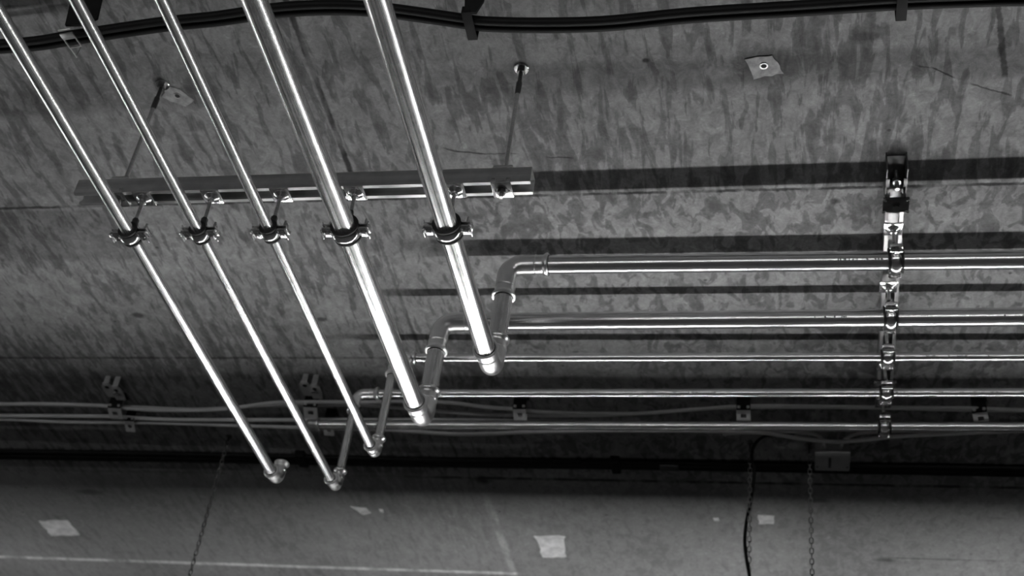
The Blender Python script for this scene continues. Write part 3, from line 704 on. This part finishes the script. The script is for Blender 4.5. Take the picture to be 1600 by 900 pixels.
patch([(-1.520, 2.150), (-1.493, 2.112), (-1.462, 2.128), (-1.440, 2.165), (-1.470, 2.186)], 'rough mortar patch with an anchor hole beside the left rod', (-1.477, 2.146))

# ------------------------------------------------------------------ chains and lamps
def add_link(bm, c, rot90, L=0.0208, W=0.0112, r=0.0017):
    pts = []; n = 16
    for k in range(n):
        a = 2 * math.pi * k / n; u = math.cos(a) * W / 2; v = math.sin(a) * W / 2
        v += (L - W) / 2 * (1 if v >= 0 else -1)
        pts.append(c + (V((0, u, v)) if rot90 else V((u, 0, v))))
    seg = 6; rings = []
    for i in range(n):
        t = (pts[(i + 1) % n] - pts[i - 1]).normalized(); nrm = V((1, 0, 0)) if rot90 else V((0, 1, 0)); b = t.cross(nrm)
        rings.append([bm.verts.new(pts[i] + (nrm * math.cos(2 * math.pi * k / seg) + b * math.sin(2 * math.pi * k / seg)) * r) for k in range(seg)])
    for i in range(n):
        for k in range(seg): bm.faces.new((rings[i][k], rings[i][(k + 1) % seg], rings[(i + 1) % n][(k + 1) % seg], rings[(i + 1) % n][k]))

CH_TOP = ZC; CH_BOT = TUBE_Z + 0.139
def make_chain(x, y, label, group=None):
    t = thing('hanging_chain', (x, y, ZC), label, 'chain', group)
    bm = B(); z = ZC - 0.034; k = 0
    while z > CH_BOT:
        add_link(bm, V((x, y, z)), k % 2 == 1); z -= 0.0172; k += 1
    obj('links', bm, M_CHAIN, t)
    bm = B(); add_lathe(bm, (x, y, ZC + 0.001), (0, 0, -1), [(0, 0.010), (0.004, 0.010), (0.006, 0.004), (0.020, 0.0032), (0.021, 0)], 14)
    add_sweep(bm, [(x - 0.001, y + 0.0075 * math.sin(a), ZC - 0.0255 + 0.0075 * math.cos(a)) for a in [i * 0.5 for i in range(12)]], 0.0020, 8)
    obj('ceiling_hook', bm, M_DARKSTEEL, t)
    return t

def make_lamp(xa, xb, y, label, group):
    xc = (xa + xb) / 2; Lh = xb - xa
    t = thing('fluorescent_lamp', (xc, y, TUBE_Z), label, 'lamp', group)
    bm = B(); add_box(bm, (xc, y, TUBE_Z + 0.105), (Lh + 0.03, 0.083, 0.050), bevel=0.006); obj('lamp_body', bm, M_BODY, t)
    for s in (-1, 1):
        xe = xc + s * (Lh / 2 - 0.005)
        bm = B(); add_box(bm, (xe, y, TUBE_Z + 0.032), (0.014, 0.030, 0.100), bevel=0.003); obj('tube_holder', bm, M_CAP, t)
        xh = xc + s * (Lh / 2)
        bm = B(); add_sweep(bm, [(xh, y + 0.008 * math.sin(a), TUBE_Z + 0.134 - 0.008 * math.cos(a)) for a in [-math.pi + i * 0.523 for i in range(13)]], 0.0018, 8); obj('hook_eye', bm, M_DARKSTEEL, t)
    bm = B(); add_cyl(bm, (xa + 0.01, y, TUBE_Z), (xb - 0.01, y, TUBE_Z), 0.0185, 24); obj('fluorescent_tube', bm, M_TUBE if y > 0 else M_TUBE_DIM, t)
    return t

PER = 1.97
for row, y in enumerate(ROW_Y):
    for k in (-2, -1, 0, 1, 2):
        sh = -1.5 if k < 0 and row == 0 else 0.0      # a gap in the row to the left of the first lamp
        xa = -1.904 + PER * k + sh; xb = -0.119 + PER * k + sh
        make_lamp(xa, xb, y, 'long fluorescent tube lamp hanging on two chains, beyond the frame', 'chain-hung fluorescent lamps')
        for x in (xa, xb):
            if row == 0 and k == 0 and x == xa: lab, gr = 'thin steel chain hanging from the ceiling at the lower left', None
            elif row == 0 and k == 0: lab, gr = 'steel chain wrapped by a black lead, left of the junction box', None
            elif row == 0 and k == 1 and x == xa: lab, gr = 'thin steel chain hanging beside the junction box', None
            else: lab, gr = 'steel chain of a lamp beyond the frame', 'chains of lamps beyond the frame'
            make_chain(x, y, lab, gr)
# the lead that winds down the chain to its lamp
cx, cy = -0.119, 3.76
pts = [(0.02, 3.665, 3.872), (-0.03, 3.662, 3.868), (-0.075, 3.668, 3.862), (-0.104, 3.698, 3.850), (-0.113, 3.735, 3.830)]
z = 3.800; a = 0.0
while z > TUBE_Z + 0.17:
    pts.append((cx + 0.0136 * math.cos(a), cy + 0.0136 * math.sin(a), z)); z -= 0.028; a += 0.36
pts.append((cx - 0.03, cy, TUBE_Z + 0.150)); pts.append((cx - 0.05, cy, TUBE_Z + 0.127))
cable('lamp_lead', pts, 0.0052, M_BLACKCABLE, 'black lead winding down the chain left of the junction box', n=4, seg=10)
